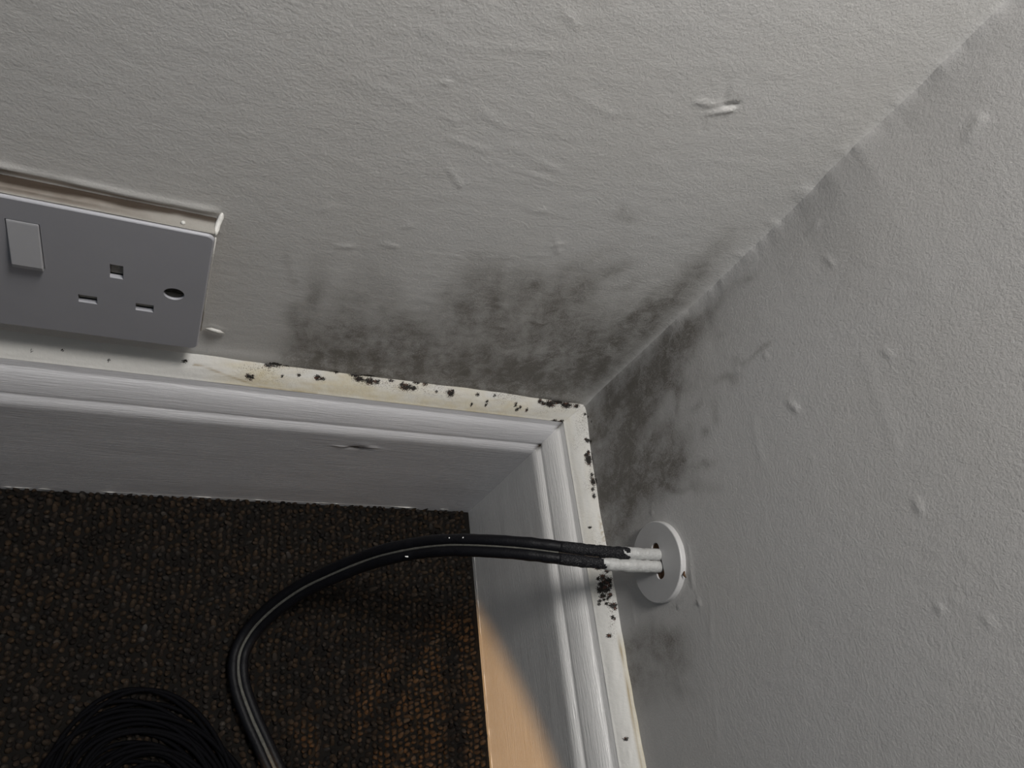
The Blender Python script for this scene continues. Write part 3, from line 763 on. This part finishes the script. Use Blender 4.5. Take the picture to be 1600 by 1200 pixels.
# ------------------------------------------------------------------ blanking disc on the right wall
DY, DZ, DR, DT = -0.1200, 0.1932, 0.0212, 0.0030
disc = empty('blanking_disc', (0, DY, DZ))
tag(disc, 'round white-painted blanking disc with a brown slot where the cable enters the right wall', 'cover disc')
def xring(cy, cz, outline, x):
    return [(x, cy + a, cz + b) for a, b in outline]
bm = bmesh.new()
cN = 72
ci = lambda r: [(r * math.cos(2 * math.pi * k / cN), r * math.sin(2 * math.pi * k / cN)) for k in range(cN)]
loft(bm, [xring(DY, DZ, ci(DR), 0.0006), xring(DY, DZ, ci(DR), -DT + 0.0006), xring(DY, DZ, ci(DR - 0.0002), -DT + 0.0002), xring(DY, DZ, ci(DR - 0.0006), -DT)])
plt = new_bm_obj('disc_plate', bm, M['disc'], disc, False)
bm = bmesh.new()
sl = [(b, a) for a, b in rrect(0.0066, 0.0190, 0.0028, 5)]
loft(bm, [xring(DY - 0.0002, DZ + 0.0022, sl, -0.02), xring(DY - 0.0002, DZ + 0.0022, sl, 0.02)])
c = new_bm_obj('cutter', bm, M['dark'], None)
boolean_cut(plt, [c])
plt.data.materials.clear(); plt.data.materials.append(M['disc'])
brown = plain('crumbly brown hole edge', (0.13, 0.075, 0.045), 0.9, 0.1, 900, 0.5, 0.5)
bm = bmesh.new()
sl2 = [(a * 1.12, b * 1.25) for a, b in sl]
loft(bm, [xring(DY - 0.0002, DZ + 0.0022, sl2, -0.0004), xring(DY - 0.0002, DZ + 0.0022, sl2, -0.0020)])
new_bm_obj('hole_lining', bm, brown, disc)
# rust brown fleck on the rim
paint_lump('rust_fleck', [(-0.0012, DY - 0.0105, DZ + 0.0190), (-0.0022, DY - 0.0122, DZ + 0.0192), (-0.0012, DY - 0.0138, DZ + 0.0190)], [0.0004, 0.0009, 0.0003], disc, brown, 0.6, 0)

# ------------------------------------------------------------------ twin cable
def smooth_path(pts, n):
    P = np.array(pts)
    P = np.vstack([2 * P[0] - P[1], P, 2 * P[-1] - P[-2]])
    out = []
    for i in range(1, len(P) - 2):
        for t in np.linspace(0, 1, 12, endpoint=False):
            a, b, c, d = P[i - 1], P[i], P[i + 1], P[i + 2]
            out.append(0.5 * ((2 * b) + (-a + c) * t + (2 * a - 5 * b + 4 * c - d) * t * t + (-a + 3 * b - 3 * c + d) * t ** 3))
    out.append(P[-2])
    out = np.array(out)
    s = np.concatenate([[0], np.cumsum(np.linalg.norm(np.diff(out, axis=0), axis=1))])
    q = np.linspace(0, s[-1], n)
    return np.stack([np.interp(q, s, out[:, k]) for k in range(3)], -1), q

def frames(P, upfun):
    T = np.gradient(P, axis=0); T /= np.linalg.norm(T, axis=1)[:, None]
    Nn = np.array([upfun(i) for i in range(len(P))])
    S = np.cross(T, Nn); S /= np.linalg.norm(S, axis=1)[:, None]
    Nn = np.cross(S, T)
    return T, S, Nn

def tube(name, P, S, Nn, r, m, parent, n=14, flat=1.0, rfun=None):
    k = np.arange(n) * 2 * math.pi / n
    rr = np.full(len(P), r) if rfun is None else np.asarray(rfun)
    if rr.ndim == 1: rr = np.repeat(rr[:, None], n, axis=1)
    V = P[:, None, :] + S[:, None, :] * (np.cos(k)[None, :] * rr)[:, :, None] + Nn[:, None, :] * (np.sin(k)[None, :] * rr)[:, :, None] * flat
    faces = []
    L = len(P)
    for i in range(L - 1):
        for j in range(n):
            a, b = i * n + j, i * n + (j + 1) % n
            faces.append((a, b, b + n, a + n))
    faces.append(tuple(range(n))[::-1]); faces.append(tuple((L - 1) * n + j for j in range(n)))
    return link_mesh(name, V.reshape(-1, 3), faces, m, parent)

def speck(name, p, r, parent, m, st=(1, 1, 1)):
    bm = bmesh.new(); bmesh.ops.create_icosphere(bm, subdivisions=1, radius=r)
    for v in bm.verts: v.co = Vector((v.co.x * st[0], v.co.y * st[1], v.co.z * st[2])) * (1 + random.uniform(-0.2, 0.2))
    bmesh.ops.translate(bm, verts=bm.verts, vec=Vector(p))
    return new_bm_obj(name, bm, m, parent, False)

cable = empty('twin_cable', (-0.17, -0.19, 0.0))
tag(cable, 'black twin cable with grey centre stripe curving from the disc to the carpet', 'cable')
PATH = [(0.004, -0.1202, 0.1957)] + CABLE
P, Q = smooth_path(PATH, 420)
# the flat side turns to face up into the room as it drops
up0 = np.array([-0.30, -0.25, 0.9]); 
view = []
def upf(i):
    v = np.array([-0.24, -0.215, 0.52]) - P[i]
    v = v / np.linalg.norm(v)
    g = np.array([0.0, 0.0, 1.0])
    w = min(1.0, max(0.0, (Q[i] - 0.28) / 0.05))
    k = v * (1 - w) + g * w
    return k / np.linalg.norm(k)
T, S, Nn = frames(P, upf)
RB_ = 0.0031
wob = 1 + 0.10 * (vnoise(Q * 220, Q * 0, 3) - 0.5)
split = np.searchsorted(Q, 0.062)
w1 = np.searchsorted(Q, 0.024); w2 = np.searchsorted(Q, 0.036)
def side_pts(sg, a, b, extra=0.0):
    return P[a:b] + S[a:b] * (sg * (RB_ * 0.93 + extra))
for sg, wend in ((1, w1), (-1, w2)):
    tube('core', side_pts(sg, split - 1, len(P)), S[split - 1:], Nn[split - 1:], RB_, M['cable'], cable, rfun=RB_ * wob[split - 1:] * 0.98)
    r = tube('core', side_pts(sg, wend - 1, split), S[wend - 1:split], Nn[wend - 1:split], RB_, M['rough_cable'], cable, rfun=RB_ * (0.98 * wob[wend - 1:split] + 0.20 * (vnoise(Q[wend - 1:split] * 700, Q[wend - 1:split] * 0, 5 + sg) - 0.45) * np.clip((0.062 - Q[wend - 1:split]) / 0.02, 0, 1)))
    r['label'] = 'dusty roughened black core'
    wx = np.searchsorted(Q, Q[wend] + 0.007)
    q = Q[:wx]
    nn = 20
    rf = RB_ * (1.03 + 0.20 * (vnoise(q * 500, q * 0, 9 + sg) - 0.3) * np.clip(q / 0.02, 0, 1.5))
    rf = np.repeat(rf[:, None], nn, axis=1)
    for iq in range(wend - 3, wx):       # ragged edge of the dried paint
        pr = (Q[iq] - Q[wend - 3]) / (Q[wx] - Q[wend - 3])
        for ja in range(nn):
            lim = 0.15 + 0.75 * float(vnoise(np.array(ja * 0.55 + 3.0 * sg + 20), np.array(iq * 0.35), 13))
            if pr > lim: rf[iq, ja] = RB_ * 0.80
            elif pr > lim - 0.15: rf[iq, ja] = RB_ * 1.02
            else: rf[iq, ja] = RB_ * 1.10
    e = tube('painted_end', side_pts(sg, 0, wx, 0.0001), S[:wx], Nn[:wx], RB_, M['paint_end'], cable, n=nn, rfun=rf)
    e['label'] = 'white paint-covered cable end'
# grey web in the groove between the cores
wlen = len(P)
webr = np.interp(Q, [0, 0.05, 0.10, 0.14, 0.20, 0.26, 0.36], [0.0004, 0.0004, 0.0005, 0.0007, 0.0008, 0.0010, 0.0013])
web = tube('centre_web', P[split:] + Nn[split:] * 0.0015, S[split:], Nn[split:], 0.001, M['web'], cable, n=8, flat=0.9, rfun=webr[split:])
web['label'] = 'grey stripe between the two cores'
tube('centre_web', P[:split + 1] + Nn[:split + 1] * 0.0006, S[:split + 1], Nn[:split + 1], 0.0008, plain('brown plaster dust', (0.05, 0.04, 0.032), 0.9, 0.1, 900, 0.4, 0.5), cable, n=8)

# white grit specks lying on the cable
for (qq, sd_, r, st) in ((0.112, 1, 0.0005, (1, 1, 1)), (0.1205, 1, 0.0004, (1, 1, 1)), (0.149, -1, 0.0004, (5, 1, 1))):
    i = np.searchsorted(Q, qq)
    p = P[i] + S[i] * sd_ * RB_ * 1.2 + Nn[i] * RB_ * 0.92
    speck('grit', tuple(p), r, cable, M['grit'], st)

# ------------------------------------------------------------------ coil of black cable at the lower left
coil = empty('cable_coil', (-0.228, -0.196, 0.0))
tag(coil, 'coil of thin black cable lying in shadow on the dark carpet', 'cable coil')
for k in range(26):
    n = 80
    a = np.linspace(0, 2 * math.pi, n, endpoint=False)
    r0 = 0.020 + 0.00145 * k + random.uniform(-0.0015, 0.0015)
    ex = 1.0 + 0.10 * random.uniform(-1, 1)
    ph = random.uniform(0, 6.28)
    cx, cy = -0.229 + random.uniform(-0.004, 0.004), -0.203 + random.uniform(-0.003, 0.003)
    z = 0.0026 + 0.0020 * (k % 3) + 0.0008 * (1 + np.sin(2 * a + ph))
    w = 1 + 0.03 * np.sin(3 * a + ph * 2)
    Pc = np.stack([cx + r0 * ex * w * np.cos(a + 0.3 * ex), cy + r0 / ex * w * np.sin(a), z], -1)
    Pc = np.vstack([Pc, Pc[:2]])
    Tn = np.gradient(Pc, axis=0); Tn /= np.linalg.norm(Tn, axis=1)[:, None]
    U_ = np.tile([0, 0, 1.0], (len(Pc), 1)); Sx = np.cross(Tn, U_); Sx /= np.linalg.norm(Sx, axis=1)[:, None]
    tube('cable_loop', Pc, Sx, U_, 0.0012, M['coil'], coil, n=7)

# ------------------------------------------------------------------ made-up rack out of view, added so its rails shade the lamp light
rack = empty('shadow_rack', (-0.34, -0.36, 0))
tag(rack, 'unseen wooden rack added so its rails cast shadow bands on the carpet', 'rack')

def bar(name, a, b_, r):
    a = np.array(a, float); b_ = np.array(b_, float)
    P = np.stack([a + (b_ - a) * t for t in (0, 0.5, 1)])
    t = (b_ - a) / np.linalg.norm(b_ - a)
    u = np.array([0, 0, 1.0]) if abs(t[2]) < 0.9 else np.array([1.0, 0, 0])
    s = np.cross(t, u); s /= np.linalg.norm(s); n_ = np.cross(s, t)
    tube(name, P, np.tile(s, (3, 1)), np.tile(n_, (3, 1)), r, M['wood'], rack, n=12)
for (a, b_, r) in (((-0.2324, -0.2616, 0.110), (-0.2324, -0.640, 0.110), 0.0075),
                   ((-0.1639, -0.2548, 0.110), (-0.1605, -0.640, 0.110), 0.0042),
                   ((-0.1858, -0.2565, 0.110), (-0.2560, -0.3830, 0.110), 0.0050)):
    bar('rail', a, b_, r)
for y in (-0.40, -0.62):
    bar('crossbar', (-0.29, y, 0.099), (-0.13, y, 0.099), 0.006)
    for x in (-0.285, -0.135):
        bar('leg', (x, y, 0.0), (x, y, 0.104), 0.007)
